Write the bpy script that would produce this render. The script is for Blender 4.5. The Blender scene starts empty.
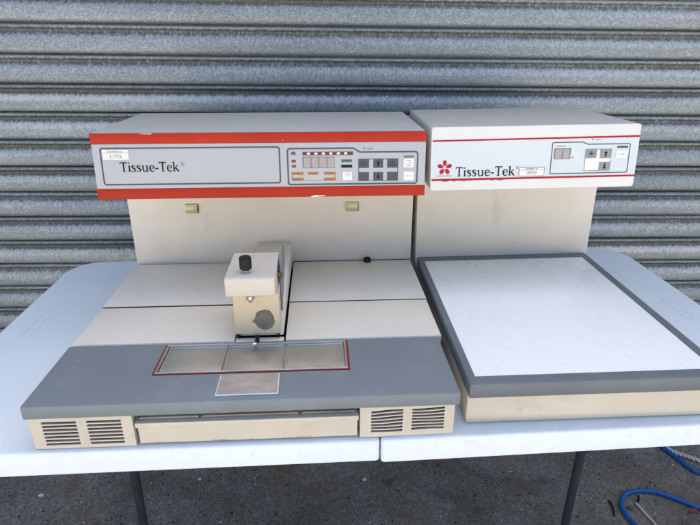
import bpy, bmesh, math, random
from mathutils import Vector, Matrix
random.seed(7)
R = math.radians
S = bpy.context.scene
COL = S.collection
ZT = 0.74                                   # height of the table top

# ------------------------------------------------------------------ materials
def new_mat(name):
    m = bpy.data.materials.new(name); m.use_nodes = True
    nt = m.node_tree; nt.nodes.clear()
    out = nt.nodes.new('ShaderNodeOutputMaterial'); b = nt.nodes.new('ShaderNodeBsdfPrincipled')
    nt.links.new(b.outputs[0], out.inputs[0])
    return m, nt, b

def N(nt, kind, **kw):
    n = nt.nodes.new(kind)
    for k, v in kw.items():
        if k in n.inputs: n.inputs[k].default_value = v
        else: setattr(n, k, v)
    return n

def noise(nt, scale, detail=4, rough=.55, vec=None, stretch=None, dist=0):
    n = N(nt, 'ShaderNodeTexNoise', Scale=scale, Detail=detail, Roughness=rough, Distortion=dist)
    tc = N(nt, 'ShaderNodeTexCoord')
    src = tc.outputs['Object']
    if stretch:
        mp = N(nt, 'ShaderNodeMapping'); mp.inputs['Scale'].default_value = stretch
        nt.links.new(src, mp.inputs[0]); src = mp.outputs[0]
    nt.links.new(src, n.inputs['Vector'])
    return n.outputs['Fac']

def ramp(nt, fac, stops):
    r = nt.nodes.new('ShaderNodeValToRGB'); e = r.color_ramp.elements
    while len(e) < len(stops): e.new(.5)
    for el, (p, c) in zip(e, stops):
        el.position = p
        el.color = (c, c, c, 1) if isinstance(c, (int, float)) else (*c, 1)
    nt.links.new(fac, r.inputs[0]); return r.outputs[0]

def mix(nt, fac, a, b, mode='MIX'):
    m = nt.nodes.new('ShaderNodeMix'); m.data_type = 'RGBA'; m.blend_type = mode
    for i, v in ((0, fac), (6, a), (7, b)):
        if hasattr(v, 'links'): nt.links.new(v, m.inputs[i])
        else: m.inputs[i].default_value = v if i == 0 else (*v, 1)
    return m.outputs[2]

def bump(nt, b, h, strength, dist=.001):
    bp = N(nt, 'ShaderNodeBump', Strength=strength, Distance=dist)
    nt.links.new(h, bp.inputs['Height']); nt.links.new(bp.outputs[0], b.inputs['Normal'])

def paint(name, col, rough=.42, var=.06, dirt=None, dirt_amt=.5, dirt_scale=14, fine=900, bstr=.12, spec=.3, chips=None, chip_th=.74):
    """painted sheet metal or plastic: slow tone drift, blotches of grime, optional chips"""
    m, nt, b = new_mat(name)
    lo = tuple(c*(1-var) for c in col); hi = tuple(min(1, c*(1+var)) for c in col)
    c = ramp(nt, noise(nt, 9, 5, .6), [(.3, lo), (.7, hi)])
    if dirt:
        f = ramp(nt, noise(nt, dirt_scale, 9, .72, dist=.4), [(.56, 0), (.74, dirt_amt)])
        c = mix(nt, f, c, dirt)
        sp = ramp(nt, noise(nt, 160, 2, .5), [(.735, 0), (.76, dirt_amt)])
        c = mix(nt, sp, c, dirt)
    if chips:
        f = ramp(nt, noise(nt, 55, 6, .7, dist=.8), [(chip_th, 0), (chip_th+.015, 1)])
        c = mix(nt, f, c, chips)
    nt.links.new(c, b.inputs['Base Color'])
    rr = ramp(nt, noise(nt, 30, 5, .6), [(.3, rough*.8), (.7, min(1, rough*1.25))])
    nt.links.new(rr, b.inputs['Roughness'])
    b.inputs['Specular IOR Level'].default_value = spec
    bump(nt, b, noise(nt, fine, 3, .6), bstr, .0004)
    return m

def flat(name, col, rough=.5, metal=0, spec=.15):
    m, nt, b = new_mat(name)
    lo = tuple(c*.9 for c in col)
    nt.links.new(ramp(nt, noise(nt, 120, 3), [(.35, lo), (.65, col)]), b.inputs['Base Color'])
    b.inputs['Roughness'].default_value = rough; b.inputs['Metallic'].default_value = metal
    b.inputs['Specular IOR Level'].default_value = spec
    return m

M = {}
M['cream'] = paint('cream_paint', (.69, .63, .53), .45, .04, (.33, .27, .19), .35, 11)
M['cream_old'] = paint('yellowed_cream_paint', (.525, .49, .405), .45, .05, (.26, .2, .13), .35, 22, chips=(.2, .17, .13), chip_th=.735)
M['deck'] = paint('deck_paint', (.68, .65, .555), .42, .04, (.38, .34, .27), .3, 8)
M['coldhead'] = paint('white_paint', (.655, .66, .63), .4, .03, (.45, .41, .35), .3, 12)
M['cream_pale'] = paint('pale_cream_paint', (.585, .55, .465), .45, .05, (.35, .29, .2), .45, 25, chips=(.16, .17, .19), chip_th=.685)
M['cream_wax'] = paint('wax_yellowed_cream', (.66, .545, .37), .42, .05, (.40, .28, .15), .5, 30)
M['red'] = paint('red_paint', (.38, .03, .013), .38, .08, (.30, .03, .015), .4, 20, spec=.12, chips=(.45, .30, .22), chip_th=.735)
M['grey'] = paint('grey_plate', (.178, .208, .225), .36, .05, (.33, .33, .33), .35, 18, fine=1600, bstr=.2, spec=.2, chips=(.42, .43, .43), chip_th=.69)
M['frame'] = paint('grey_frame', (.125, .147, .165), .42, .05, (.27, .27, .27), .25, 18)
M['plate'] = paint('white_enamel', (.80, .845, .815), .30, .006, None, bstr=.02)
M['fascia'] = paint('silver_grey_fascia', (.40, .42, .44), .38, .02, (.42, .42, .42), .15, 10, bstr=.05)
M['fascia_w'] = paint('pale_fascia', (.55, .615, .63), .38, .02, (.55, .55, .55), .15, 10, bstr=.05)
M['slate'] = flat('slate_line', (.085, .10, .125), .5)
M['ink'] = flat('black_ink', (.012, .013, .018), .5)
M['crimson'] = flat('crimson_ink', (.42, .010, .035), .45)
M['gasket'] = flat('dark_red_gasket', (.26, .014, .022), .5)
M['key'] = flat('dark_key', (.085, .09, .105), .45)
M['key_pale'] = flat('mid_grey_key', (.27, .28, .29), .45)
M['label'] = flat('white_label', (.78, .79, .78), .45)
M['sticker'] = flat('sticker_paper', (.72, .76, .70), .5)
M['lcd'] = flat('display_window', (.36, .33, .33), .25)
M['seg'] = flat('display_segment', (.50, .42, .38), .35)
M['lamp_brown'] = flat('brown_indicator', (.14, .055, .035), .35)
M['lamp_amber'] = flat('amber_indicator', (.42, .20, .055), .35)
M['lamp_green'] = flat('green_indicator', (.09, .17, .08), .35)
M['dark'] = flat('gap_shade', (.008, .008, .008), .9, spec=.1)  # near-black colour stands for the shade inside vents, drawer opening and gaps
M['rubber'] = flat('black_rubber', (.008, .008, .009), .5, spec=.25)
M['steel'] = flat('steel', (.62, .61, .58), .22, 1)
M['brass'] = flat('brass', (.17, .11, .05), .45, .8)
M['clip'] = flat('pale_brass_clip', (.52, .47, .27), .35, .35)
M['tube'] = paint('dark_leg_paint', (.035, .037, .045), .4, .1)
M['hose'] = paint('blue_hose', (.012, .10, .36), .22, .1, (.05, .07, .12), .5, 20)
M['cord'] = flat('white_cord', (.62, .61, .58), .7)
M['rod'] = flat('pale_rod', (.60, .58, .54), .5)
M['twig'] = flat('twig_bark', (.025, .02, .015), .9)
M['leaf_red'] = flat('dry_red_leaf', (.22, .06, .05), .8)
M['leaf_brown'] = flat('dry_brown_leaf', (.14, .10, .05), .8)
M['pebble'] = flat('white_pebble', (.62, .60, .56), .8)
M['bluegrey'] = paint('worn_blue_grey', (.20, .215, .235), .45, .2, (.45, .42, .36), .8, 60)
M['bare'] = paint('bare_metal_patch', (.36, .31, .255), .5, .3, (.10, .08, .06), .8, 70)

def steel_lid():
    m, nt, b = new_mat('brushed_stained_steel')
    c = ramp(nt, noise(nt, 16, 5, .55, dist=.5), [(.3, (.42, .44, .41)), (.6, (.52, .54, .515)), (.8, (.46, .47, .44))])
    nt.links.new(c, b.inputs['Base Color']); b.inputs['Metallic'].default_value = .9
    nt.links.new(ramp(nt, noise(nt, 14, 3, .5), [(.3, .34), (.7, .44)]), b.inputs['Roughness'])
    bump(nt, b, noise(nt, 70, 4, .6, stretch=(1, 6, 1)), .08, .0004)
    return m
M['lid'] = steel_lid()
def mirror_plate():
    m, nt, b = new_mat('stained_bright_plate')
    c = ramp(nt, noise(nt, 22, 7, .65, dist=.8, stretch=(1, 1.6, 1)), [(.3, (.44, .415, .405)), (.52, (.55, .53, .52)), (.7, (.64, .63, .62))])
    nt.links.new(c, b.inputs['Base Color']); b.inputs['Metallic'].default_value = .75
    nt.links.new(ramp(nt, noise(nt, 18, 4, .55, dist=1), [(.35, .26), (.7, .40)]), b.inputs['Roughness'])
    return m
M['mirror'] = mirror_plate()

def table_plastic():
    m, nt, b = new_mat('white_table_plastic')
    c = ramp(nt, noise(nt, 5, 6, .6), [(.3, (.655, .735, .775)), (.7, (.695, .77, .80))])
    f = ramp(nt, noise(nt, 26, 9, .78, dist=.8), [(.55, 0), (.70, .22)])
    c = mix(nt, f, c, (.50, .49, .46))
    f = ramp(nt, noise(nt, 34, 8, .75, dist=.8), [(.62, 0), (.80, .35)])
    c = mix(nt, f, c, (.46, .46, .46))
    s = ramp(nt, noise(nt, 60, 3, .5, stretch=(1, 9, 1)), [(.70, 0), (.74, .4)])
    c = mix(nt, s, c, (.42, .42, .43))
    nt.links.new(c, b.inputs['Base Color']); b.inputs['Roughness'].default_value = .5
    bump(nt, b, noise(nt, 420, 3, .6), .45, .0006)
    return m
M['plastic'] = table_plastic()

def galvanised():
    m, nt, b = new_mat('weathered_galvanised_steel')
    sp = N(nt, 'ShaderNodeTexVoronoi', Scale=420); tc = N(nt, 'ShaderNodeTexCoord')
    mp = N(nt, 'ShaderNodeMapping'); mp.inputs['Scale'].default_value = (.75, 1, 1.1)
    wn = N(nt, 'ShaderNodeTexNoise', Scale=60, Detail=3); nt.links.new(tc.outputs['Object'], wn.inputs['Vector'])
    add = N(nt, 'ShaderNodeVectorMath', operation='MULTIPLY_ADD'); add.inputs[1].default_value = (.012,)*3
    nt.links.new(wn.outputs['Color'], add.inputs[0]); nt.links.new(tc.outputs['Object'], add.inputs[2])
    nt.links.new(add.outputs[0], mp.inputs[0]); nt.links.new(mp.outputs[0], sp.inputs['Vector'])
    c = ramp(nt, sp.outputs['Color'], [(.1, (.16, .187, .198)), (.55, (.245, .282, .295)), (.95, (.38, .43, .44))])
    big = ramp(nt, noise(nt, 3.0, 6, .65, stretch=(.5, 1, 3.5)), [(.3, .78), (.7, 1.15)])
    c = mix(nt, 1.0, c, big, 'MULTIPLY')
    # grime and painted shade darken each slat's valley and lower lip in ragged patches
    at = N(nt, 'ShaderNodeAttribute', attribute_name='valley_shade_grime')
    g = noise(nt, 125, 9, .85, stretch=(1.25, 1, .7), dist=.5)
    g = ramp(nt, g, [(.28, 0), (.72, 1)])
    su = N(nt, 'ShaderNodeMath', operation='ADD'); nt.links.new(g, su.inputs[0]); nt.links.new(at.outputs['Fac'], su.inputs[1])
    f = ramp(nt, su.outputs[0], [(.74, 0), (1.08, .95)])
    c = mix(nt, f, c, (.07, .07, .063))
    at2 = N(nt, 'ShaderNodeAttribute', attribute_name='slope_light')  # light painted into the colour as pale patches on each slat's upward slope
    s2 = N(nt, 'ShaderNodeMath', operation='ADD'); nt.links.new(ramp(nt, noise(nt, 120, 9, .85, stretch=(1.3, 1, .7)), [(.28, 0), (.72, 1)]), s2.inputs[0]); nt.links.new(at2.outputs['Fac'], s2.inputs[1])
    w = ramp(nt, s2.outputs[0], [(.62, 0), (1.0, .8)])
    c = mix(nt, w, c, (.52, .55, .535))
    nt.links.new(c, b.inputs['Base Color'])
    b.inputs['Metallic'].default_value = .25
    nt.links.new(ramp(nt, sp.outputs['Color'], [(0, .38), (1, .62)]), b.inputs['Roughness'])
    bump(nt, b, noise(nt, 130, 6, .7), .5, .0016)
    return m
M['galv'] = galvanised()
M['cover'] = paint('grey_cream_cover', (.515, .505, .455), .45, .04, (.33, .31, .27), .4, 10)

def ground_mat():
    m, nt, b = new_mat('weathered_asphalt')
    c = ramp(nt, noise(nt, 3.2, 7, .65), [(.3, (.125, .118, .095)), (.52, (.21, .20, .172)), (.70, (.29, .275, .245))])
    ag = N(nt, 'ShaderNodeTexVoronoi', Scale=190); tc = N(nt, 'ShaderNodeTexCoord'); nt.links.new(tc.outputs['Object'], ag.inputs['Vector'])
    c = mix(nt, .75, c, ramp(nt, ag.outputs['Color'], [(.1, .45), (.6, .95), (.95, 1.6)]), 'MULTIPLY')
    c = mix(nt, ramp(nt, noise(nt, 95, 4, .6), [(.62, 0), (.69, .75)]), c, (.03, .028, .025))
    c = mix(nt, ramp(nt, noise(nt, 150, 3, .5), [(.68, 0), (.71, .8)]), c, (.30, .29, .26))
    c = mix(nt, ramp(nt, noise(nt, 4.6, 6, .7, dist=.6), [(.52, 0), (.68, .7)]), c, (.17, .11, .062))
    c = mix(nt, ramp(nt, noise(nt, 2.4, 5, .7, dist=.9), [(.52, 0), (.64, .65)]), c, (.075, .075, .066))
    nt.links.new(c, b.inputs['Base Color']); b.inputs['Roughness'].default_value = .88
    bump(nt, b, noise(nt, 170, 6, .7), .8, .004)
    return m
M['ground'] = ground_mat()
M['bounce_pale'] = paint('pale_bounce_sheet', (.50, .47, .42), .9, .08, (.25, .23, .2), .5, 3, fine=200, bstr=.4)
M['render'] = paint('sun_block_wall_render', (.42, .39, .35), .9, .08, (.25, .22, .19), .4, 4, fine=150, bstr=.4)

# ------------------------------------------------------------------ mesh helpers
class MB:
    def __init__(s, fn=None): s.v = []; s.f = []; s.m = []; s.fn = fn; s.k = 0
    def add(s, vs, fs, mi=0):
        o = len(s.v); s.v += [tuple(s.fn(*v)) if s.fn else tuple(v) for v in vs]
        s.f += [tuple(i+o for i in f) for f in fs]; s.m += [mi]*len(fs); return s
    def box(s, x0, x1, y0, y1, z0, z1, mi=0):
        return s.add([(x0,y0,z0),(x1,y0,z0),(x1,y1,z0),(x0,y1,z0),(x0,y0,z1),(x1,y0,z1),(x1,y1,z1),(x0,y1,z1)],
                     [(0,3,2,1),(4,5,6,7),(0,1,5,4),(1,2,6,5),(2,3,7,6),(3,0,4,7)], mi)
    def prism(s, poly, a, b, axis='z', mi=0):
        n = len(poly)
        def P(p, t): return {'z': (p[0],p[1],t), 'y': (p[0],t,p[1]), 'x': (t,p[0],p[1])}[axis]
        return s.add([P(p,a) for p in poly]+[P(p,b) for p in poly],
                     [tuple(range(n))[::-1], tuple(range(n,2*n))]+[(i,(i+1)%n,n+(i+1)%n,n+i) for i in range(n)], mi)
    def lathe(s, c, prof, axis='z', n=24, mi=0, ridge=0):
        vs = []; fs = []
        for r, h in prof:
            for i in range(n):
                rr = r*(1-(ridge if i % 2 else 0)); a = 2*math.pi*i/n
                u, w = rr*math.cos(a), rr*math.sin(a)
                vs.append({'z': (c[0]+u,c[1]+w,c[2]+h), 'y': (c[0]+u,c[1]+h,c[2]+w), 'x': (c[0]+h,c[1]+u,c[2]+w)}[axis])
        for j in range(len(prof)-1):
            for i in range(n): fs.append((j*n+i, j*n+(i+1)%n, (j+1)*n+(i+1)%n, (j+1)*n+i))
        fs.append(tuple(range(n))[::-1]); fs.append(tuple((len(prof)-1)*n+i for i in range(n)))
        return s.add(vs, fs, mi)
    def tube(s, pts, r, n=10, mi=0):
        pts = [Vector(p) for p in pts]; vs = []; fs = []
        up = Vector((0,0,1))
        for i, p in enumerate(pts):
            t = (pts[min(i+1,len(pts)-1)]-pts[max(i-1,0)]).normalized()
            a = t.cross(up)
            if a.length < .05: a = t.cross(Vector((1,0,0)))
            a.normalize(); b = a.cross(t); rr = r[i] if isinstance(r, list) else r
            for k in range(n):
                q = 2*math.pi*k/n; vs.append(p+a*rr*math.cos(q)+b*rr*math.sin(q))
        for i in range(len(pts)-1):
            for k in range(n): fs.append((i*n+k, i*n+(k+1)%n, (i+1)*n+(k+1)%n, (i+1)*n+k))
        fs.append(tuple(range(n))[::-1]); fs.append(tuple((len(pts)-1)*n+k for k in range(n)))
        return s.add(vs, fs, mi)
    def sheet(s, poly, y, mi=0):          # one flat printed polygon in (x,z) at depth y
        return s.add([(x,y,z) for x,z in poly], [tuple(range(len(poly)))], mi)
    def ribbon(s, pts, y, mi=0):          # printed stroke of changing width: (x,z,w)
        s.k += 1; y = y - s.k*2e-6
        vs = []
        for i, (x,z,w) in enumerate(pts):
            a = pts[max(i-1,0)]; b = pts[min(i+1,len(pts)-1)]
            dx, dz = b[0]-a[0], b[1]-a[1]; l = math.hypot(dx,dz) or 1
            nx, nz = -dz/l*w/2, dx/l*w/2
            vs += [(x+nx,y,z+nz),(x-nx,y,z-nz)]
        return s.add(vs, [(2*i,2*i+1,2*i+3,2*i+2) for i in range(len(pts)-1)], mi)
    def perforated(s, A, B, solid, c0, c1, axis='y', mi=0):
        """plate over the grid A x B with the cells left out where solid() is false"""
        def P(a, b, c): return (a,c,b) if axis == 'y' else (a,b,c)
        na, nb = len(A)-1, len(B)-1
        idx = {}; vs = []; fs = []
        def V(i, j, k):
            if (i,j,k) not in idx: idx[(i,j,k)] = len(vs); vs.append(P(A[i],B[j],(c0,c1)[k]))
            return idx[(i,j,k)]
        sd = lambda i, j: 0 <= i < na and 0 <= j < nb and solid(i,j)
        for i in range(na):
            for j in range(nb):
                if not sd(i,j): continue
                q = [(i,j),(i+1,j),(i+1,j+1),(i,j+1)]
                fs.append(tuple(V(*p,0) for p in q)); fs.append(tuple(V(*p,1) for p in q[::-1]))
                for (p, r, d) in ((q[0],q[1],(0,-1)),(q[1],q[2],(1,0)),(q[2],q[3],(0,1)),(q[3],q[0],(-1,0))):
                    if not sd(i+d[0],j+d[1]): fs.append((V(*p,0),V(*r,0),V(*r,1),V(*p,1)))
        return s.add(vs, fs, mi)
    def build(s, name, mats, parent=None, bevel=0, seg=2, smooth=True, recalc=True):
        me = bpy.data.meshes.new(name); me.from_pydata(s.v, [], s.f)
        for i, p in enumerate(me.polygons): p.material_index = s.m[i]
        bm = bmesh.new(); bm.from_mesh(me)
        if recalc: bmesh.ops.recalc_face_normals(bm, faces=bm.faces)
        if bevel:
            ed = [e for e in bm.edges if len(e.link_faces) == 2 and e.calc_face_angle(0) > R(35)]
            bmesh.ops.bevel(bm, geom=ed, offset=bevel, segments=seg, profile=.5, affect='EDGES', clamp_overlap=True)
        bm.to_mesh(me); bm.free()
        if smooth:
            for p in me.polygons: p.use_smooth = True
            me.set_sharp_from_angle(angle=R(38))
        for m in (mats if isinstance(mats, (list, tuple)) else [mats]): me.materials.append(M[m] if isinstance(m, str) else m)
        o = bpy.data.objects.new(name, me); COL.objects.link(o); o.parent = parent
        return o

def tag(o, label=None, cat=None, group=None, kind=None):
    for k, v in (('label',label),('category',cat),('group',group),('kind',kind)):
        if v: o[k] = v
    return o
def empty(name, mat4): 
    o = bpy.data.objects.new(name, None); COL.objects.link(o); o.matrix_world = mat4; o.empty_display_size = .05
    return o
def roundrect(x0, x1, z0, z1, r, n=5):
    p = []
    for cx, cz, a0 in ((x1-r,z1-r,0),(x0+r,z1-r,90),(x0+r,z0+r,180),(x1-r,z0+r,270)):
        for i in range(n+1):
            a = R(a0+90*i/n); p.append((cx+r*math.cos(a), cz+r*math.sin(a)))
    return p
def outline(mb, pts, w, y, mi=0):          # closed printed line
    n = len(pts); vs = []
    for i in range(n):
        p, a, b = Vector(pts[i]), Vector(pts[i-1]), Vector(pts[(i+1)%n])
        d1 = (p-a).normalized(); d2 = (b-p).normalized()
        n1 = Vector((-d1.y,d1.x)); n2 = Vector((-d2.y,d2.x)); nn = (n1+n2).normalized(); k = w/2/max(.4, nn.dot(n1))
        vs += [(*(p+nn*k),), (*(p-nn*k),)]
    mb.add([(v[0],y,v[1]) for v in vs], [(2*i,2*i+1,2*((i+1)%n)+1,2*((i+1)%n)) for i in range(n)], mi)
def smoothpts(pts, n=6):                    # Catmull-Rom through (x,z,w)
    out = []
    for i in range(len(pts)-1):
        p0, p1, p2, p3 = pts[max(i-1,0)], pts[i], pts[i+1], pts[min(i+2,len(pts)-1)]
        for k in range(n):
            t = k/n
            out.append(tuple(.5*((2*b)+(-a+c)*t+(2*a-5*b+4*c-d)*t*t+(-a+3*b-3*c+d)*t**3) for a,b,c,d in zip(p0,p1,p2,p3)))
    out.append(pts[-1]); return out

def sans(mb, text, x, z, h, y, mi=0, align='LEFT', sx=1.0):
    """small printed sans lettering in the built-in face, cap height h, baseline (x,z)"""
    cu = bpy.data.curves.new('lettering', 'FONT'); cu.body = text; cu.size = h/.72; cu.align_x = align; cu.resolution_u = 2
    ob = bpy.data.objects.new('lettering', cu); COL.objects.link(ob)
    dg = bpy.context.evaluated_depsgraph_get(); me = bpy.data.meshes.new_from_object(ob.evaluated_get(dg))
    mb.add([(x+v.co.x*sx, y, z+v.co.y) for v in me.vertices], [tuple(p.vertices) for p in me.polygons], mi)
    bpy.data.objects.remove(ob); bpy.data.curves.remove(cu); bpy.data.meshes.remove(me)

def serif_word(mb, word, x, z, h, width, y, mi=0):
    """roman serif lettering drawn stroke by stroke; cap height h, total width"""
    adv = {'T': .68, 'i': .32, 's': .47, 'u': .66, 'e': .55, '-': .38, 'k': .64}
    tot = sum(adv[c] for c in word); sx = width/(tot*h); px = x
    def rb(pts, sm=True):
        q = smoothpts(pts) if sm and len(pts) > 2 else pts
        mb.ribbon([(px+a*h*sx, z+b*h, (w*1.18+.012)*h) for a,b,w in q], y, mi)
    def pg(p):
        mb.k += 1; mb.sheet([(px+a*h*sx, z+b*h) for a,b in p], y-mb.k*2e-6, mi)
    for c in word:
        if c == 'T':
            rb([(.34,.0,.125),(.34,.97,.125)], False); rb([(.03,.962,.075),(.65,.962,.075)], False)
            pg([(.0,.78),(.045,.78),(.11,.93),(.11,1),(.03,1)]); pg([(.68,.78),(.65,1),(.57,1),(.57,.93),(.635,.78)])
            pg([(.17,0),(.51,0),(.51,.035),(.40,.06),(.28,.06),(.17,.035)])
        elif c == 'i':
            rb([(.16,0,.115),(.16,.66,.115)], False); pg([(.03,.60),(.20,.685),(.20,.62),(.12,.56),(.03,.565)])
            pg([(.02,0),(.30,0),(.30,.035),(.22,.055),(.10,.055),(.02,.035)])
            pg([(.16+.075*math.cos(a*.52),.90+.075*math.sin(a*.52)) for a in range(12)])
        elif c == 's':
            rb([(.36,.50,.035),(.34,.60,.05),(.23,.648,.06),(.11,.60,.10),(.09,.50,.12),(.20,.385,.135),(.33,.28,.125),(.36,.17,.11),(.30,.06,.085),(.19,.02,.05),(.07,.08,.05),(.05,.19,.035)])
            pg([(.345,.65),(.375,.65),(.38,.47),(.345,.47)]); pg([(.035,.02),(.065,.02),(.065,.21),(.03,.21)])
        elif c == 'u':
            rb([(.14,.65,.115),(.14,.40,.115),(.14,.2,.115),(.20,.06,.095),(.30,.035,.08),(.42,.09,.06),(.49,.18,.05)])
            rb([(.50,0,.115),(.50,.66,.115)], False); pg([(.0,.61),(.19,.66),(.19,.60),(.09,.57),(.0,.575)])
            pg([(.36,.61),(.55,.66),(.55,.60),(.45,.57),(.36,.575)]); pg([(.45,0),(.64,.02),(.64,.055),(.54,.075)])
        elif c == 'e':
            rb([(.46,.36,.06),(.44,.54,.09),(.29,.645,.055),(.14,.55,.10),(.085,.34,.12),(.13,.14,.115),(.27,.035,.085),(.39,.05,.06),(.49,.14,.035)])
            rb([(.10,.36,.055),(.48,.36,.055)], False)
        elif c == '-':
            rb([(.03,.32,.10),(.33,.32,.10)], False)
        elif c == 'k':
            rb([(.13,0,.115),(.13,1.0,.115)], False); pg([(.0,.96),(.185,1.02),(.185,.95),(.09,.915),(.0,.925)])
            rb([(.17,.30,.05),(.47,.63,.055)], False); rb([(.25,.40,.12),(.51,.03,.13)], False)
            pg([(.34,.61),(.60,.61),(.60,.645),(.34,.645)]); pg([(.0,0),(.27,0),(.27,.035),(.19,.055),(.07,.055),(.0,.035)])
            pg([(.42,0),(.66,0),(.66,.035),(.55,.06),(.42,.035)])
        px += adv[c]*h*sx

def seven_seg(mb, x, z, w, h, y, mi):
    t = w*.17
    for (a,b,c,d) in ((.1,.9,.93,1),(.1,.9,.465,.535),(.1,.9,0,.07)):
        mb.sheet([(x+w*a+t,z+h*c),(x+w*b-t,z+h*c),(x+w*b-t,z+h*d+t*.4),(x+w*a+t,z+h*d+t*.4)], y, mi)
    for a in (.02, .83):
        for b in (.06, .56): mb.sheet([(x+w*a,z+h*b),(x+w*a+t,z+h*b),(x+w*a+t,z+h*(b+.36)),(x+w*a,z+h*(b+.36))], y, mi)

# ------------------------------------------------------------------ setting
g = MB(); g.add([(-60,-60,0),(60,-60,0),(60,60,0),(-60,60,0)], [(0,1,2,3)])
tag(g.build('ground', 'ground', smooth=False), kind='structure')
g = MB(); g.add([(-40,-40,.004),(40,-40,.004),(40,-.95,.004),(-40,-.95,.004)], [(0,1,2,3)])  # unseen pale sheet added behind the camera to bounce sunlight onto the fronts
tag(g.build('bounce_sheet', 'bounce_pale', smooth=False), kind='structure')

def shutter():
    pitch = .07; z_line = .5667+ZT
    prof = [(0,-.014),(.024,-.014),(.028,-.004),(.036,.0025),(.05,.0050),(.085,.0074),(.12,.0080),(.145,.0074),(.165,.0058),(.18,.0036),(.20,.0020),(.235,.0014),(.27,.0016),
            (.32,.0030),(.38,.0056),(.44,.0080),(.50,.0098),(.57,.0112),(.65,.0120),(.74,.0123),(.82,.0122),(.89,.0115),(.94,.0096),(.97,.0060),(.982,.0),(.986,-.014),(.997,-.014)]
    shade_wt = lambda t: max(0, 1-(abs(t-.25)/.20)**2)*.62 + max(0, 1-abs(t-.97)/.09)*.25
    light_wt = lambda t: max(0, 1-(abs(t-.49)/.18)**2)*.34
    top = int((2.75-z_line)/pitch); bot = -int(z_line/pitch)-1
    xs = [-2.0+i*.06 for i in range(81)]
    vs = []; fs = []; at = []; a2 = []
    prev = None
    for k in range(top, bot-1, -1):
        kl = random.uniform(.8,1.12); kb = random.uniform(.45,1.25); j = random.uniform(-.0014,.0014); ph = random.uniform(0,6)
        for t, o in prof:
            row = []
            for x in xs:
                row.append(len(vs))
                vs.append((x, -(o + j + .0006*math.sin(x*3.1+ph)), z_line + (k+1-t)*pitch + .0006*math.sin(x*1.7+ph*2)))
                at.append(shade_wt(t)*(kl+.10*math.sin(x*2.3+ph*3))); a2.append(light_wt(t)*(kb+.3*math.sin(x*1.9+ph)))
            if prev:
                for i in range(len(xs)-1): fs.append((prev[i],row[i],row[i+1],prev[i+1]))
            prev = row
    me = bpy.data.meshes.new('roller_shutter'); me.from_pydata(vs, [], fs)
    a = me.attributes.new('valley_shade_grime', 'FLOAT', 'POINT')
    b_ = me.attributes.new('slope_light', 'FLOAT', 'POINT')
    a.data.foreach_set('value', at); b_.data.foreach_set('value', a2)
    for p in me.polygons: p.use_smooth = True
    me.set_sharp_from_angle(angle=R(60))
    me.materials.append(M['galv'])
    o = bpy.data.objects.new('roller_shutter', me); COL.objects.link(o)
    o.location = (0, .8452, 0); o.rotation_euler = (0, 0, R(-.7815))
    tag(o, 'closed galvanised steel roller shutter with horizontal curved slats behind the white table', 'roller shutter')
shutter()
w = MB()
w.box(-7,-1.98,0,.3,0,3.1); w.box(2.75,8,0,.3,0,3.1); w.box(-1.98,2.75,0,.3,2.72,3.1)  # out of view, added and sized to block the sun
o = w.build('sun_block_wall', 'render', bevel=.004); o.location = (0,.80,0); o.rotation_euler = (0,0,R(-.7815))
tag(o, 'unseen rendered wall round the roller shutter, added to keep the sun off', 'wall')

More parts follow.
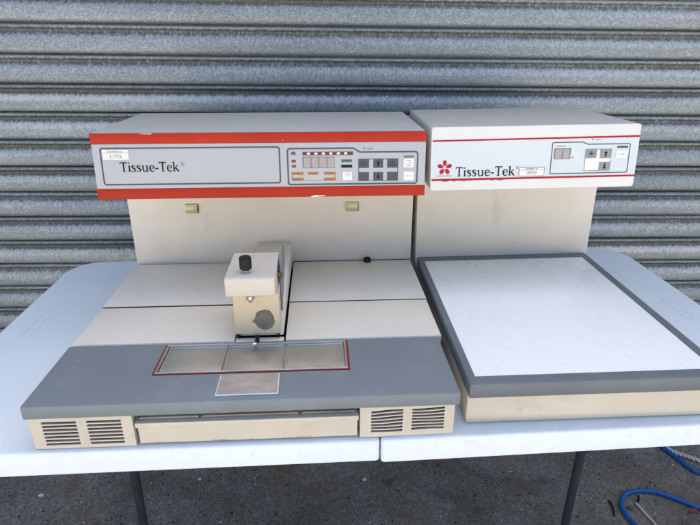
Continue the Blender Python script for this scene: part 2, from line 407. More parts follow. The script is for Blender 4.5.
# ------------------------------------------------------------------ folding table
XS = .475
def roll(a): return Matrix.Translation((XS,0,ZT)) @ Matrix.Rotation(R(-a),4,'Y') @ Matrix.Translation((-XS,0,0))
ML = roll(.5313)
MR = roll(1.3414) @ Matrix.Translation((.61603,.00856,0)) @ Matrix.Rotation(R(-1.014),4,'Z')
table = empty('folding_table', Matrix.Translation((XS,.356,0)))
tag(table, 'white plastic folding table with rounded corners and dark legs under both machines', 'table')
TI = table.matrix_world.inverted()
seam = .4880
def half(side, a):
    x0, x1 = (-.2289, seam-.0006) if side < 0 else (seam+.0012, 1.2178)
    y0, y1 = -.0027, .7147; r = .075; e = .006
    poly = []
    cor = [(x0,y0,180,r if side < 0 else e),(x1,y0,270,e if side < 0 else r),(x1,y1,0,e if side < 0 else r),(x0,y1,90,r if side < 0 else e)]
    for cx, cy, a0, rr in cor:
        sx = 1 if cx == x0 else -1; sy = 1 if cy == y0 else -1
        for i in range(9):
            q = R(a0+90*i/8); poly.append((cx+sx*rr+rr*math.cos(q), cy+sy*rr+rr*math.sin(q)))
    mb = MB(); n = len(poly)
    # top skin with a soft rolled edge, apron and hollow underside
    cxm, cym = (x0+x1)/2, (y0+y1)/2
    def inset(d): 
        out = []
        for i in range(n):
            p, q, s_ = Vector(poly[i]), Vector(poly[i-1]), Vector(poly[(i+1)%n])
            t = (s_-q).normalized(); out.append((p.x-t.y*d, p.y+t.x*d))
        return out
    def depth(p):   # the apron hangs 3 mm lower in places
        x = p[0]
        lo = (-1 < x < .004) or (.10 < x < .235) or (seam < x < .692)
        return -.0425 if lo else -.0388
    rings = [(inset(.0045),0),(inset(.0022),-.0006),(inset(.0007),-.0022),(inset(0),-.0050)]
    vs = []; fs = []
    for pl, z in rings: vs += [(p[0],p[1],z) for p in pl]
    vs += [(p[0],p[1],depth(p)+.003) for p in poly]; vs += [(p[0],p[1],depth(q)) for p, q in zip(inset(.003),poly)]
    vs += [(p[0],p[1],-.0385) for p in inset(.014)]; vs += [(p[0],p[1],-.012) for p in inset(.016)]
    for k in range(7):
        for i in range(n): fs.append((k*n+i, (k+1)*n+i, (k+1)*n+(i+1)%n, k*n+(i+1)%n))
    fs.append(tuple(range(n))); fs.append(tuple(7*n+i for i in range(n))[::-1])
    mb.add(vs, fs)
    o = mb.build('tabletop', 'plastic', table, recalc=True)
    o.matrix_local = TI @ roll(a)
    # faint moulded mark near the outer edge
    mk = MB(); cx, cy = (-.168,.368) if side < 0 else (1.157,.357)
    W_, L_ = .0085, .045
    rr = roundrect(cx-W_,cx+W_,cy-L_,cy+L_,.006)
    tm = MB(); 
    for i in range(len(rr)):
        a_, b_ = rr[i], rr[(i+1)%len(rr)]
        mk.tube([(a_[0],a_[1],.0002),(b_[0],b_[1],.0002)], .0007, 5)
    for i in range(9):
        yy = cy-L_*.75+i*L_*1.5/8
        mk.tube([(cx-.004,yy,.0002),(cx+.004,yy+.004,.0002)], .0007, 5)
        if i % 2: mk.tube([(cx+.004,yy+.004,.0002),(cx-.003,yy+.007,.0002)], .0006, 5)
    m2 = mk.build('moulded_mark', 'plastic', o)
half(-1, .5313); half(1, 1.3414)
for x, nm in ((-.0235,'leg'),(1.016,'leg')):
    mb = MB(); b = Matrix.Translation((-XS,-.356,0))
    X = x-XS
    mb.tube([(X,0,.022),(X,0,ZT-.030)], .0102, 14)
    mb.tube([(X,-.12,.0125),(X,.075,.0125)], .0125, 12)
    mb.tube([(X,-.29,ZT-.032),(X,.29,ZT-.032)], .0125, 12)
    mb.build('leg', 'tube', table)
mb = MB()
mb.tube([(-.60,-.30,ZT-.030),(.62,-.30,ZT-.026)], .008, 8); mb.tube([(-.60,.30,ZT-.030),(.62,.30,ZT-.026)], .008, 8)
mb.build('side_rail', 'tube', table)

# ------------------------------------------------------------------ the embedding console (left machine)
con = empty('embedding_console', ML)
tag(con, 'cream lab machine with red bands and grey front plate on the left half of table', 'lab machine')
PZ = .0758
# base body: two vent panels and a drawer between them, with a core behind
mb = MB(); mb.box(.004,.592,.020,.495,.0012,.0548)
mb.build('base', 'cream_old', con, bevel=.001)
def vent(x0, x1, g1, g2, z0, z1, skew=0.0):
    xs = [x0,g1[0],g1[1],g2[0],g2[1],x1]; zs = [.001]
    for i in range(7):
        z = z0+(z1-z0)*i/6; zs += [z-.0019, z+.0019]
    zs.append(.0552)
    mb = MB((lambda x,y,z: (x,y,z+(((.035*(x-x0)-.0012)+.0007*math.sin((x-x0)*75+z*90)) if .004 < z < .0535 else 0))) if skew else None)
    # extra x subdivisions so bent louvres can bend
    X = []; kind = []
    for i in range(5):
        n = 6 if i in (1,3) else 1
        for k in range(n): X.append(xs[i]+(xs[i+1]-xs[i])*k/n); kind.append(i)
    X.append(xs[5])
    mb.perforated(X, zs, lambda i,j: not (kind[i] in (1,3) and j % 2 == 1), .0045, .0075)
    o = mb.build('vent_panel', 'cream_old', con)
    b = MB(); b.box(x0+.002,x1-.002,.0105,.0180,.003,.0535); b.build('vent_shade', 'dark', o)
    for a in (x0, x1-.002): b = MB(); b.box(a,a+.002,.0075,.0198,.0015,.0545); b.build('side_flange', 'cream_old', o)
vent(.0035,.1425,(.0196,.0666),(.0802,.1272),.0088,.0450)
vent(.4590,.5945,(.4750,.5205),(.5335,.5805),.0112,.0452,.02)
mb = MB()
mb.box(.1475,.4555,.0060,.0170,.0035,.0335); mb.box(.1462,.4568,.0015,.0170,.0337,.0415)
mb.box(.1475,.4555,.0170,.0185,.0020,.0440)
dr = mb.build('drawer', 'cream_old', con, bevel=.0015)
b = MB(); b.box(.1445,.4580,.0188,.0198,.0015,.0548); b.build('drawer_opening_shade', 'dark', dr)
for x0,x1 in ((.150,.232),(.236,.372),(.376,.452)): b = MB(); b.box(x0,x1,.010,.0165,.0417,.0448); b.build('drawer_insert', 'bare', dr, bevel=.001)
for x0,x1 in ((.150,.188),(.196,.205),(.246,.279),(.300,.306),(.345,.392)):     # paint gone along the drawer's lower edge
    n = 10; hh = [random.uniform(.0004,.0022) for k in range(n+1)]; hh[0] = hh[n] = .0002
    b = MB(); b.sheet([(x0,.0037),(x1,.0037)]+[(x0+(x1-x0)*k/n,.0037+hh[k]) for k in range(n,-1,-1)], .00585); b.build('worn_edge', 'bare', dr, recalc=False)
# front plate with the recess for the mould warmer
mb = MB()
TX0,TX1,TY0,TY1 = .1556,.4480,.0672,.1520
mb.perforated([0,TX0,TX1,.6], [0,TY0,TY1,.1556], lambda i,j: not (i==1 and j==1), .0553, PZ, 'z')
fp = mb.build('front_plate', 'grey', con, bevel=.0016)
mb = MB(); mb.box(TX0+.0024,TX1-.0024,TY0+.0024,TY1-.0002,.0560,PZ-.0042)
mb.build('tray_floor', 'lid', fp)
g0, g1 = .062, PZ+.0002
mb = MB(); mb.prism([(TX0,TY1),(TX0,TY0),(TX1,TY0),(TX1,TY1),(TX1-.0022,TY1),(TX1-.0022,TY0+.0013),(TX0+.0022,TY0+.0013),(TX0+.0022,TY1)], g0, g1)
mb.build('red_gasket', 'gasket', fp)
mb = MB(); mb.perforated([TX0+.0026,TX0+.0058,TX1-.0058,TX1-.0026],[TY0+.0026,TY0+.0062,TY1-.004,TY1-.0003], lambda i,j: not (i==1 and j==1), .060, PZ+.0012, 'z')
mb.build('tray_rim', 'lid', fp, bevel=.0005)
for x0,x1 in ((.1632,.2545),(.2585,.3460),(.3505,.4410)):
    mb = MB(); y0,y1 = .0755,.1470; z = PZ-.0022
    mb.box(x0,x1,y0,y1,z-.003,z)
    t = .0028
    mb.box(x0-.0003,x0+t,y0+t,y1-t,z-.0025,z+.0010); mb.box(x1-t,x1+.0003,y0+t,y1-t,z-.0025,z+.0010)
    mb.box(x0-.0003,x1+.0003,y0-.0003,y0+t,z-.0025,z+.0020); mb.box(x0-.0003,x1+.0003,y1-t,y1+.0003,z-.0025,z+.0010)
    mb.build('tray_lid', 'lid', fp, bevel=.0007)
mb = MB(); mb.prism([(.2573,.0100),(.3450,.0104),(.3440,.0606),(.2573,.0608)], PZ+.0002, PZ+.0020)
cs = mb.build('cold_spot', 'fascia_w', fp, bevel=.0006)
mb = MB(); mb.prism([(.2592,.0122),(.3431,.0126),(.3423,.0593),(.2592,.0595)], PZ+.0021, PZ+.0026)
mb.build('bright_plate', 'mirror', cs)
# deck covers, four, round the dispenser
for x0,x1,y0,y1,lift in ((.0042,.2635,.1560,.2858,.0),(.0040,.2645,.2898,.4935,.0006),(.3468,.6060,.1560,.2922,.0),(.3462,.6070,.2952,.4925,.0004)):
    mb = MB(); mb.box(x0,x1,y0,y1,.0615,PZ+.0024+lift); mb.build('deck_cover', 'deck', con, bevel=.0018)
mb = MB(); mb.box(.006,.604,.158,.4945,.0552,PZ-.0150); mb.build('deck_gap_shade', 'dark', con)  # dark sheet put under the covers so their gaps look shaded
for x0,x1,y0,y1,z in ((.006,.2640,.2859,.2897,PZ+.0021),(.3475,.605,.2923,.2951,PZ+.0020),(.3475,.6065,.4926,.4966,PZ+.0024),(.006,.2640,.4936,.4966,PZ+.0014)):
    mb = MB(); mb.box(x0,x1,y0,y1,PZ-.0148,z); mb.build('seal_strip', 'rubber', con)
mb = MB(); mb.box(.2650,.3440,.1570,.1705,.0615,PZ-.0006); mb.build('deck_sill', 'deck', con, bevel=.001)
mb = MB(); mb.lathe((.5096,.4865,PZ+.0024), [(.0085,0),(.0088,.004),(.0075,.0075),(.0055,.009),(.005,.006)], n=20)
mb.build('rubber_knob', 'rubber', con)
# column and back panel
mb = MB(); mb.box(.004,.6085,.4968,.640,.0560,.2684)
bp = mb.build('back_panel', 'cream', con, bevel=.0015)
for x0,x1,z0,z1 in ((.1228,.1482,.1946,.2131),(.4630,.4888,.1937,.2126)):
    mb = MB(); mb.box(x0,x1,.4915,.4966,z0,z1); mb.box(x0+.003,x1-.003,.4900,.4914,z0+.004,z1-.003)
    o = mb.build('catch', 'clip', bp, bevel=.0008)
    b = MB(); b.box(x0+.001,x1+.0012,.4942,.4965,z0-.001,z0-.0001); b.box(x1+.0001,x1+.0014,.4942,.4965,z0,z1); b.build('catch_shadow_strip', 'dark', o); o.children[0].name = 'catch_shadow'  # dark strips below and beside the catch stand for its shadow
# control head: the front leans back a little
HX0,HX1,HY1,HY0,HZ1,HZ0 = .0115,.6008,.34798,.33804,.3831,.2687
mb = MB(); mb.prism([(HY0+.002,HZ0),(HY1+.002,HZ1),(.642,HZ1),(.642,HZ0)], HX0, HX1, 'x')
head = mb.build('control_head', 'cover', con, bevel=.0025)
def front(y0, y1, z0, z1):
    sl = (y1-y0)/(z1-z0); nl = math.hypot(1, sl)
    return lambda x, o, z: (x, y0+sl*(z-z0)+o/nl, z-sl*o*0)
FL = front(HY0,HY1,HZ0,HZ1)
mb = MB(FL); mb.box(HX0,HX1,.0004,.0035,.3652,HZ1+.0002); mb.build('red_band', 'red', head, bevel=.0008)
mb = MB(FL); mb.box(HX0,HX1,.0004,.0035,HZ0-.0003,.2872); mb.build('red_band', 'red', head, bevel=.0008)
mb = MB(); mb.box(HX0,HX1,HY1+.0002,HY1+.0016,HZ1,HZ1+.0005); mb.build('edge_strip', 'slate', head, smooth=False)
def chip(p): b = MB(FL); b.sheet(p, .0002); b.build('paint_chip', 'label', head, recalc=False)
chip([(.3905,.2690),(.397,.2685),(.408,.2690),(.4185,.2700),(.4150,.2712),(.407,.2706),(.402,.2718),(.395,.2704)]); chip([(.095,.3826),(.118,.3827),(.118,.3817),(.104,.3820)]); chip([(.3440,.3700),(.3452,.3705),(.3450,.3692)])
mb = MB(FL); mb.box(HX0+.0012,HX1-.0012,.0012,.0036,.2874,.3650); fa = mb.build('fascia', 'fascia', head, bevel=.0004)
e = .0009
mb = MB(FL); outline(mb, roundrect(.0266,.3375,.2948,.3580,.004), .0027, e)
outline(mb, [(.3518,.2930),(.3518,.3520),(.3552,.3548),(.4690,.3548),(.4815,.3478),(.5825,.3476),(.5858,.3446),(.5858,.2948),(.5828,.2911),(.3548,.2911)][::-1], .0028, e)
mb.build('border_line', 'slate', head, recalc=False)
mb = MB(FL); serif_word(mb, 'Tissue-Tek', .0570, .3172, .0168, .1035, e)
outline(mb, [(.1662+.0028*math.cos(R(a*30)), .3300+.0028*math.sin(R(a*30))) for a in range(12)], .0005, e); sans(mb, 'R', .1650, .3285, .0029, e)
mb.build('lettering', 'ink', head, recalc=False)
mb = MB(FL); mb.sheet([(.0300,.3352),(.0742,.3390),(.0745,.3548),(.0300,.3556)], e-.0001); mb.v = mb.v[:0]; mb.f = []; mb.m = []
mb.box(.0300,.0745,e-.0003,e,.3385,.3555); sans(mb, 'EQUIPMENT No.', .0522, .3512, .0026, e-.0005, 1, 'CENTER'); mb.box(.0302,.0743,e-.00045,e-.0004,.3500,.3504,1)
sans(mb, '11715', .0522, .3412, .0062, e-.0005, 1, 'CENTER'); mb.build('asset_sticker', ['sticker','ink'], head, smooth=False)
def pad(name, x0, x1, z0, z1, mat, marks=(), FN=FL, mk='ink', th=.0005, parent=None, words=None):
    b = MB(FN); b.box(x0,x1,e-th,e+.0001,z0,z1)
    yy = e-th-.00015; cx = (x0+x1)/2; W_ = x1-x0; H_ = z1-z0
    for m_ in marks:
        if m_ == 'up' or m_ == 'down':
            s = 1 if m_ == 'up' else -1; c = (z0+z1)/2
            b.sheet([(cx-W_*.17,c+s*H_*.05),(cx+W_*.17,c+s*H_*.05),(cx,c+s*H_*.33)], yy, 1)
            b.sheet([(cx-W_*.07,c-s*H_*.30),(cx+W_*.07,c-s*H_*.30),(cx+W_*.07,c+s*H_*.05),(cx-W_*.07,c+s*H_*.05)], yy-2e-6, 1)
        elif m_ == 'star':
            c = (z0+z1)/2
            for k in range(4):
                a = R(45*k); dx, dz = W_*.25*math.cos(a), W_*.25*math.sin(a)
                b.ribbon([(cx-dx,c-dz,.0008),(cx+dx,c+dz,.0008)], yy, 1)
        else:
            rx, rz, rw = m_; x = x0+W_*rx; z = z0+H_*rz; n = max(2, int(rw*W_/.0016))
            for k in range(n):
                if (k*7+int(rz*10)) % 5 == 4: continue
                a = x+rw*W_*k/n; hh = .0008+.0003*((k*13) % 3)
                b.sheet([(a,z-hh*.6),(a+rw*W_/n*.72,z-hh*.6),(a+rw*W_/n*.72,z+hh*.6),(a,z+hh*.6)], yy-k*1e-7, 1)
    return b.build(name, [mat, mk], parent or head, smooth=False)
# indicators, display and keys
pad('indicator_strip', .3785,.4685,.3428,.3490,'lamp_brown', FN=FL)
for k in range(6): 
    x = .3865+k*.0133; pad('indicator_window', x,x+.0052,.3441,.3477,'label', th=.0008)
for z0,z1 in ((.3440,.3492),(.3306,.3352),(.3216,.3262)): pad('indicator', .3588,.3660,z0,z1,'lamp_brown', [(.2,.5,.6)], mk='lamp_amber')
b = MB(FL); b.box(.3784,.4359,e-.0004,e,.3202,.3398)
for k in range(4):
    x = .3796+k*.01425; b.sheet([(x,.3208),(x+.0132,.3208),(x+.0132,.3392),(x,.3392)], e-.00055, 1); seven_seg(b, x+.0030,.3228,.0074,.0142, e-.0007, 2)
b.build('digit_display', ['slate','lcd','seg'], head, smooth=False)
for x0,x1,z0,z1 in ((.3580,.3792,.3086,.3131),(.3870,.4062,.3086,.3131),(.4158,.4370,.3084,.3130),(.3580,.3792,.2980,.3030),(.4160,.4370,.2976,.3026)):
    pad('amber_indicator', x0,x1,z0,z1,'lamp_amber', [(.15,.5,.7)], mk='lamp_brown')
for a in ((.3584,.3598,.3031,.3085),(.4354,.4368,.3027,.3083),(.3793,.4159,.2979,.2983)): b = MB(FL); b.box(a[0],a[1],e-.0003,e,a[2],a[3]); b.build('amber_line', 'lamp_amber', head, smooth=False)
pad('indicator', .4480,.4670,.3302,.3349,'lamp_green', [(.15,.5,.7)]); pad('indicator', .4476,.4672,.3205,.3256,'ink')
pad('white_key', .4502,.4667,.2985,.3125,'label', [(.12,.75,.76),(.25,.5,.5),(.4,.22,.25)])
b = MB(FL); b.box(.4784,.5506,e-.0002,e+.0001,.2960,.3358); b.build('keypad_frame', 'slate', head, smooth=False)
b = MB(FL); b.box(.4797,.5494,e-.0004,e-.00025,.2972,.3346); b.build('keypad_ground', 'fascia', head, smooth=False)
for (x0,x1,m_) in ((.4789,.4976,[(.15,.62,.6),(.2,.35,.6)]),(.5053,.5231,['up']),(.5302,.5500,[(.3,.62,.4),(.1,.35,.8)])): pad('key', x0,x1,.3197,.3354,'key', m_, th=.0009)
for (x0,x1,m_) in ((.4789,.4977,[(.15,.55,.5)]),(.5055,.5233,['down']),(.5305,.5503,[(.25,.5,.5)])): pad('key', x0,x1,.2966,.3121,'key', m_, th=.0009)
pad('indicator', .5604,.5785,.3376,.3406,'lamp_green')
pad('white_key', .5605,.5787,.3200,.3352,'label', [(.12,.78,.76),(.2,.5,.55),(.12,.22,.76)])
pad('white_key', .5611,.5794,.2967,.3125,'label', [(.25,.5,.5)])
b = MB(FL); b.sheet([(.4881+.0013*math.cos(R(a*45)),.3540+.0013*math.sin(R(a*45))) for a in range(8)], e); sans(b, 'POWER', .4932,.3522,.0023, e); b.build('lettering', 'ink', head, recalc=False)

# dispenser arm standing on the channel
mb = MB(); mb.prism([(.1720,.0775),(.4966,.0775),(.4966,.1256),(.2150,.1256)], .2700, .3432, 'x')
arm = mb.build('dispenser_arm', 'deck', con, bevel=.002)
X0,X1,Z0,Z1,YF,hx,hz = .2655,.3385,.0850,.1570,.1655,.3142,.1105
ang = sorted([math.atan2(z-hz,x-hx) % (2*math.pi) for x in (X0,X1) for z in (Z0,Z1)]+[R(9*k+2) for k in range(40)])
def hit(a):
    c, q = math.cos(a), math.sin(a); t = min([((X1 if c > 0 else X0)-hx)/c if abs(c) > 1e-6 else 9, ((Z1 if q > 0 else Z0)-hz)/q if abs(q) > 1e-6 else 9]); return (hx+c*t, hz+q*t)
rng = random.Random(4); jit = [1+rng.uniform(-.05,.05) for _ in ang]
def rim(k, f): a = ang[k]; r_ = f*(jit[k] if f > .5 else 1)*(1+.28*max(0,1-abs(a-R(186))/.22)); return (hx+.0162*r_*math.cos(a), hz+.0190*r_*math.sin(a))
n = len(ang); vs = [(x,YF,z) for x,z in map(hit,ang)]+[(x,.265,z) for x,z in map(hit,ang)]; fs = [tuple(range(n,2*n))]+[(i,n+i,n+(i+1)%n,(i+1)%n) for i in range(n)]
vs += [(*[rim(k,1)[0]],YF,rim(k,1)[1]) for k in range(n)]; fs += [(i,(i+1)%n,2*n+(i+1)%n,2*n+i) for i in range(n)]; mi = [0]*len(fs)
for q,(f,d) in enumerate(((.95,.0025),(.86,.0075),(.68,.0125),(.4,.0155),(.12,.0165))):
    vs += [(rim(k,f)[0],YF+d,rim(k,f)[1]) for k in range(n)]; o_ = (2+q)*n; fs += [(o_+i,o_+(i+1)%n,o_+n+(i+1)%n,o_+n+i) for i in range(n)]; mi += [1]*n
fs.append(tuple(range(7*n,8*n))); mi.append(1)
mb = MB(); mb.add(vs, fs); mb.m = mi; mb.build('dispenser_body', ['cream_wax','bare'], arm)
for a in (.2672,.3332): mb = MB(); mb.box(a,a+.0036,.1675,.1760,PZ-.0003,.0852); mb.build('support_foot', 'rubber', arm)
mb = MB(); mb.prism([(.1545,.1585),(.1500,.1612),(.1500,.1885),(.1530,.1915),(.262,.1915),(.262,.1585)], .2572, .3350, 'x')
mb.build('wax_head', 'cream_pale', arm, bevel=.0022, seg=3)
mb = MB(); mb.prism([(.196,.112),(.204,.108),(.240,.127),(.292,.160),(.304,.187),(.296,.1915),(.212,.1885)], .3391, .3418, 'x'); mb.build('hinge_plate', 'bluegrey', arm, bevel=.0008)
mb = MB(); mb.lathe((.3352,.2020,.1735), [(.0045,0),(.0045,.0075),(.003,.009)], 'x', 10); mb.build('hinge_screw', 'brass', arm)
mb = MB(); mb.lathe((.2885,.1760,.1916), [(.0060,0),(.0060,.004),(.0045,.0045),(.0045,.006)], n=20); k1 = mb.build('knob_spindle', 'steel', arm)
mb = MB(); mb.lathe((.2885,.1760,.1972), [(.0085,0),(.0097,.0012),(.0097,.0180),(.0086,.0205),(.0050,.0208)], n=40, ridge=.07); mb.build('flow_knob', 'rubber', arm)
mb = MB(); mb.lathe((.2945,.1600,.1583), [(.0072,0),(.0072,-.0055),(.0050,-.0062),(.0042,-.011),(.0020,-.0125)], n=18); mb.build('nozzle', 'steel', arm)
mb = MB(); mb.tube([(.3010,.1600,.0860),(.3010,.1560,.0790),(.3015,.1510,.0775)], .0034, 10); lv = mb.build('lever', 'rubber', arm)
mb = MB(); mb.lathe((.2985,.1400,.0775), [(.001,0),(.0038,.0008),(.0052,.0030),(.0045,.0055),(.002,.0072)], n=16); mb.build('ball_tip', 'steel', arm)

# ------------------------------------------------------------------ the cold plate unit (right machine)
cu = empty('cold_plate_unit', MR)
tag(cu, 'cream lab machine with large white cold plate and thin crimson stripes on its head', 'lab machine')
mb = MB(); mb.box(.002,.3790,.0156,.600,.0012,.0568); mb.build('base', 'cream_old', cu, bevel=.0022)
mb = MB(); X = [0,.0118,.3662,.3814]; Y = [0,.0215,.4628,.4868]
mb.perforated(X, Y, lambda i,j: not (i==1 and j==1), .0572, .0809, 'z'); mb.build('plate_frame', 'frame', cu, bevel=.0018)
mb = MB(); mb.box(.0121,.3659,.0218,.4625,.0600,.0800); mb.build('cold_plate', 'plate', cu, bevel=.0008)
mb = MB(); mb.box(-.0038,.3868,.4872,.600,.0572,.2736); mb.build('back_panel', 'cream', cu, bevel=.0018)
GX0,GX1,GY1,GY0,GZ1,GZ0 = -.0066,.3752,.3436,.33458,.3869,.2739
pr = roundrect(GX0,GX1,GZ0,GZ1,.0045)
FR = front(GY0,GY1,GZ0,GZ1)
mb = MB(); sl = (GY1-GY0)/(GZ1-GZ0)
fr_ = [(x, GY0+sl*(z-GZ0)+.0005, z) for x,z in pr]; n = len(pr)
mb.add(fr_+[(x,.616,z) for x,z in pr], [tuple(range(n)),tuple(range(n,2*n))[::-1]]+[(i,n+i,n+(i+1)%n,(i+1)%n) for i in range(n)])
head2 = mb.build('control_head', 'cover', cu, bevel=.0015)
e2 = e
mb = MB(FR); pq = roundrect(GX0+.0003,GX1-.0002,GZ0-.0003,GZ1+.0003,.0045); mb.prism(pq, -.0001, .0030, 'y'); mb.build('front_bezel', 'coldhead', head2, bevel=.0006)
mb = MB(FR); mb.box(GX0+.003,GX1-.002,-.0004,.0002,.2958,.3634); mb.build('fascia', 'fascia_w', head2, smooth=False)
e = -.0008
for z0,z1,z2,z3 in ((.3620,.3648,.3636,.3668),(.2914,.2950,.2924,.2957)):
    mb = MB(FR); mb.add([(GX0+.002,e,z0),(GX1-.0008,e,z2),(GX1-.0008,e,z3),(GX0+.002,e,z1)], [(0,1,2,3)]); mb.build('crimson_stripe', 'crimson', head2, recalc=False)
for x0,x1,z in ((.016,.05,.2907),(.05,.070,.2909),(.105,.111,.2905),(.118,.129,.2903)):
    mb = MB(FR); n = 8; top = [(x0+(x1-x0)*i/n, .2913) for i in range(n+1)]; bt = [(x0+(x1-x0)*i/n, z+random.uniform(-.0007,.0007)) for i in range(n+1)]
    mb.sheet(bt+top[::-1], e); mb.build('scuff_mark', 'slate', head2, recalc=False)
mb = MB(FR)
for k in range(5):
    a = R(90+72*k); cx, cz = .0190, .3155; ca, sa = math.cos(a), math.sin(a)
    mb.sheet([(cx+ca*u-sa*v, cz+sa*u+ca*v) for u,v in ((.0022,0),(.0052,-.0030),(.0092,-.0038),(.0122,-.0028),(.0138,-.0012),(.0130,0),(.0138,.0012),(.0122,.0028),(.0092,.0038),(.0052,.0030))], e)
mb.build('flower_emblem', 'crimson', head2, recalc=False)
mb = MB(FR); sans(mb, 'SAKURA', .0190, .2993, .0029, e, 0, 'CENTER', 1.9); mb.build('maker_lettering', 'crimson', head2, recalc=False)
mb = MB(FR); serif_word(mb, 'Tissue-Tek', .0392, .2988, .0172, .1110, e)
outline(mb, [(.1532+.0022*math.cos(R(a*30)), .3132+.0022*math.sin(R(a*30))) for a in range(12)], .0004, e); sans(mb, 'R', .1523, .3121, .0022, e)
mb.build('lettering', 'ink', head2, recalc=False)
mb = MB(FR); mb.box(.1570,.2036,e-.0002,e+.0002,.2974,.3128); outline(mb, roundrect(.1570,.2036,.2974,.3128,.0015), .0006, e-.0004, 1); mb.box(.1572,.2034,e-.0005,e-.0004,.3078,.3082,1)
sans(mb, 'EQUIPMENT No.', .1803, .3091, .0025, e-.0005, 1, 'CENTER'); sans(mb, '19777', .1803, .3000, .0060, e-.0005, 1, 'CENTER'); mb.build('asset_sticker', ['label','ink'], head2, smooth=False)
mb = MB(FR); outline(mb, [(.2150,.3018),(.2150,.3550),(.2166,.3566),(.2700,.3566),(.2805,.3524),(.3570,.3521),(.3590,.3502),(.3590,.3018),(.3572,.3003),(.2166,.3003)][::-1], .0017, e)
mb.build('border_line', 'slate', head2, recalc=False)
b = MB(FR); b.box(.2192,.2496,e-.0003,e,.3266,.3458); 
for k in range(2):
    x = .2204+k*.0144; b.sheet([(x,.3273),(x+.0134,.3273),(x+.0134,.3451),(x,.3451)], e-.00045, 1); seven_seg(b, x+.0030,.3293,.0074,.0138, e-.0006, 2)
b.build('digit_display', ['slate','lcd','seg'], head2, smooth=False)
for t_,x_,z_,h_ in (('TEMPERATURE',.2215,.3490,.0020),('POWER',.2931,.3596,.0019)): b = MB(FR); sans(b, t_, x_, z_, h_, e); b.build('lettering', 'ink', head2, recalc=False)
for cx,cz in ((.2537,.3292),(.2877,.3608)): b = MB(FR); b.sheet([(cx+.0012*math.cos(R(a*45)),cz+.0012*math.sin(R(a*45))) for a in range(8)], e); b.build('indicator_dot', 'ink', head2, recalc=False)
b = MB(FR); outline(b, [(.2780,.3045),(.2780,.3436),(.3255,.3430),(.3255,.3045)][::-1], .0008, e); b.build('keypad_line', 'slate', head2, recalc=False)
b = MB(FR); b.box(.2784,.3251,e+.0001,e+.0004,.3049,.3428); b.build('keypad_ground', 'label', head2, smooth=False)
pad('key', .2772,.2984,.3276,.3438,'key_pale', ['star'], FR, parent=head2, th=.0006)
pad('key', .3043,.3259,.3268,.3432,'key_pale', ['up'], FR, parent=head2, th=.0006)
pad('key', .3048,.3258,.3040,.3201,'key_pale', ['down'], FR, parent=head2, th=.0006)
pad('indicator', .3348,.3547,.3447,.3482,'lamp_green', [(.05,.5,.9)], FR, parent=head2)
pad('white_key', .3342,.3548,.3272,.3402,'label', [(.2,.5,.6)], FR, parent=head2)

# ------------------------------------------------------------------ things on the ground
def smooth3(pts, n=8): return smoothpts(pts, n)
hp = [(1.30,.40),(1.2881,.4708),(1.2828,.5139),(1.2937,.5431),(1.3199,.5728),(1.3623,.5848),(1.4115,.5813),(1.4507,.5618),(1.5176,.5119),(1.62,.44),(1.75,.41),(1.84,.47),(1.83,.56),(1.72,.60),(1.6114,.6487),(1.5925,.6671),(1.5775,.7112),(1.5655,.7495),(1.55,.79)]
mb = MB(); mb.tube(smooth3([(x,y,.0085) for x,y in hp]), .0066, 12)
tag(mb.build('hose', 'hose'), 'blue plastic hose looped on the ground right of the table', 'hose')
mb = MB(); base = smooth3([(1.572,.765,.006),(1.5823,.7449,.006),(1.6141,.7245,.006),(1.6471,.7007,.006),(1.72,.67,.006)], 14)
for ph in (0, math.pi):
    mb.tube([(x+.0035*math.cos(i*.7+ph), y+.0035*math.cos(i*.7+ph), z+.0035*math.sin(i*.7+ph)+.002) for i,(x,y,z) in enumerate(base)], .0036, 7)
tag(mb.build('cord', 'cord'), 'white twisted cord lying beside the blue hose at the right edge', 'cord')
mb = MB(); mb.tube([(1.3392,.5441,.004),(1.346,.507,.0035),(1.3534,.4678,.003),(1.358,.445,.003)], .0034, 8)
tag(mb.build('rod', 'rod'), 'thin white plastic rod lying inside the loop of blue hose', 'rod')
def twig(p, lab):
    mb = MB(); mb.tube([(x,y,z) for x,y,z in p], [.0035-.0018*i/len(p) for i in range(len(p))], 6)
    tag(mb.build('twig', 'twig'), lab, 'twig')
twig([(1.262,.556,.004),(1.263,.54,.006),(1.256,.515,.004),(1.250,.500,.003)], 'dark twig lying left of the blue hose loop')
twig([(1.345,.545,.004),(1.354,.556,.009),(1.363,.571,.005)], 'short dark twig lying at the upper end of the white rod')
def leaf(x, y, a, s, mat, lab):
    mb = MB(); pr_ = [(0,0),(.25,.18),(.6,.24),(.85,.14),(1,0),(.85,-.12),(.6,-.2),(.25,-.16)]
    c, q = math.cos(a), math.sin(a)
    up = [(x+s*(u*c-v*q), y+s*(u*q+v*c), .004+s*.25*abs(v)+s*.12*u) for u,v in pr_]
    n = len(up); mb.add(up+[(p[0],p[1],p[2]-.0008) for p in up], [tuple(range(n)),tuple(range(n,2*n))[::-1]]+[(i,n+i,n+(i+1)%n,(i+1)%n) for i in range(n)])
    tag(mb.build('dry_leaf', mat), lab, 'leaf')
leaf(1.478,.500,.4,.032,'leaf_red','dry reddish leaf on the ground under the blue hose at the right edge')
leaf(1.318,.515,2.1,.022,'leaf_brown','dry brown leaf on the ground inside the hose loop')
leaf(.600,.640,1.0,.035,'leaf_brown','dry brown leaf on the asphalt below the table seam')
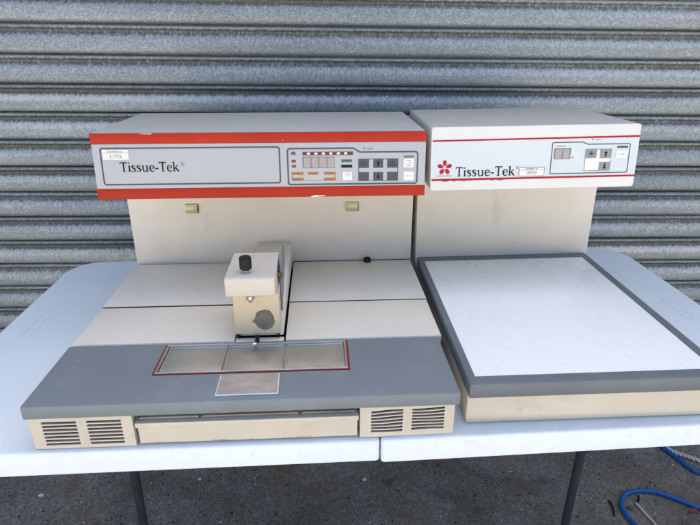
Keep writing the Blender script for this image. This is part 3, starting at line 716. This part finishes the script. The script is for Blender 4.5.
def pebble(x, y, s, lab):
    bm = bmesh.new(); bmesh.ops.create_icosphere(bm, subdivisions=2, radius=s)
    for v in bm.verts: v.co = Vector((v.co.x*1.2, v.co.y*.9, v.co.z*.6))*(1+random.uniform(-.12,.12))
    me = bpy.data.meshes.new('pebble'); bm.to_mesh(me); bm.free(); me.materials.append(M['pebble'])
    o = bpy.data.objects.new('pebble', me); COL.objects.link(o); o.location = (x,y,s*.45); tag(o, lab, 'pebble')
pebble(-.44,.655,.007,'white pebble on the asphalt at the lower left of the photo')
pebble(.02,.70,.005,'small pale pebble on the asphalt just left of the left table leg')
pebble(.535,.675,.006,'small white pebble on the asphalt below the middle of the table')
# loose grit: nobody could count it
mb = MB()
for k in range(1500):
    x = random.uniform(-.75,1.75); y = random.uniform(.38,.84); s = random.choice((.0012,.0016,.002,.003))*random.uniform(.7,1.3)
    a = random.uniform(0,3); c, q = math.cos(a)*s, math.sin(a)*s
    mb.add([(x+c,y+q,.0002),(x-q,y+c,.0002),(x-c,y-q,.0002),(x+q,y-c,.0002),(x,y,s*1.1)], [(0,1,4),(1,2,4),(2,3,4),(3,0,4)], 0 if random.random() < .62 else (1 if random.random() < .7 else 2))
tag(mb.build('grit', ['twig','leaf_brown','pebble'], smooth=False), kind='stuff')

# ------------------------------------------------------------------ light
SUN_EL, SUN_AZ = 58, 12            # the sun stands behind the added sun-block wall: all we see is in its open shade
w = bpy.data.worlds.new('World'); S.world = w; w.use_nodes = True
nt = w.node_tree; bg = nt.nodes['Background']
sky = nt.nodes.new('ShaderNodeTexSky'); sky.sky_type = 'NISHITA'; sky.sun_disc = False
sky.sun_elevation = R(SUN_EL); sky.sun_rotation = R(SUN_AZ); sky.dust_density = 6.0; sky.air_density = .75; sky.ozone_density = .4
nt.links.new(sky.outputs[0], bg.inputs[0]); bg.inputs[1].default_value = .10
L = bpy.data.lights.new('sun', 'SUN'); L.energy = 3.6; L.angle = R(.5); L.color = (1, .94, .85)
so = bpy.data.objects.new('sun', L); COL.objects.link(so)
d = Vector((math.sin(R(SUN_AZ))*math.cos(R(SUN_EL)), math.cos(R(SUN_AZ))*math.cos(R(SUN_EL)), math.sin(R(SUN_EL))))
so.rotation_euler = (-d).to_track_quat('-Z','Y').to_euler(); so.location = d*20

# ------------------------------------------------------------------ camera
cam = bpy.data.cameras.new('camera'); co = bpy.data.objects.new('camera', cam); COL.objects.link(co)
pit, yaw, rol = R(22.3203), R(3.42248), R(.63671)
fw = Vector((math.sin(yaw)*math.cos(pit), math.cos(yaw)*math.cos(pit), -math.sin(pit)))
r = Vector((math.cos(yaw), -math.sin(yaw), 0)); u = r.cross(fw)
r2 = r*math.cos(rol)+u*math.sin(rol); u2 = -r*math.sin(rol)+u*math.cos(rol)
co.matrix_world = Matrix(((r2.x,u2.x,-fw.x,.40498),(r2.y,u2.y,-fw.y,-.61240),(r2.z,u2.z,-fw.z,.52825+ZT),(0,0,0,1)))
cam.sensor_width = 36; cam.lens = 36*534.51/700; cam.clip_start = .02; cam.clip_end = 300
S.camera = co
S.view_settings.view_transform = 'Standard'; S.view_settings.look = 'None'; S.view_settings.gamma = 1
S.view_settings.use_curve_mapping = False; S.view_settings.exposure = 2.25
S.cycles.use_denoising = True
S.cycles.max_bounces = 8; S.cycles.diffuse_bounces = 5
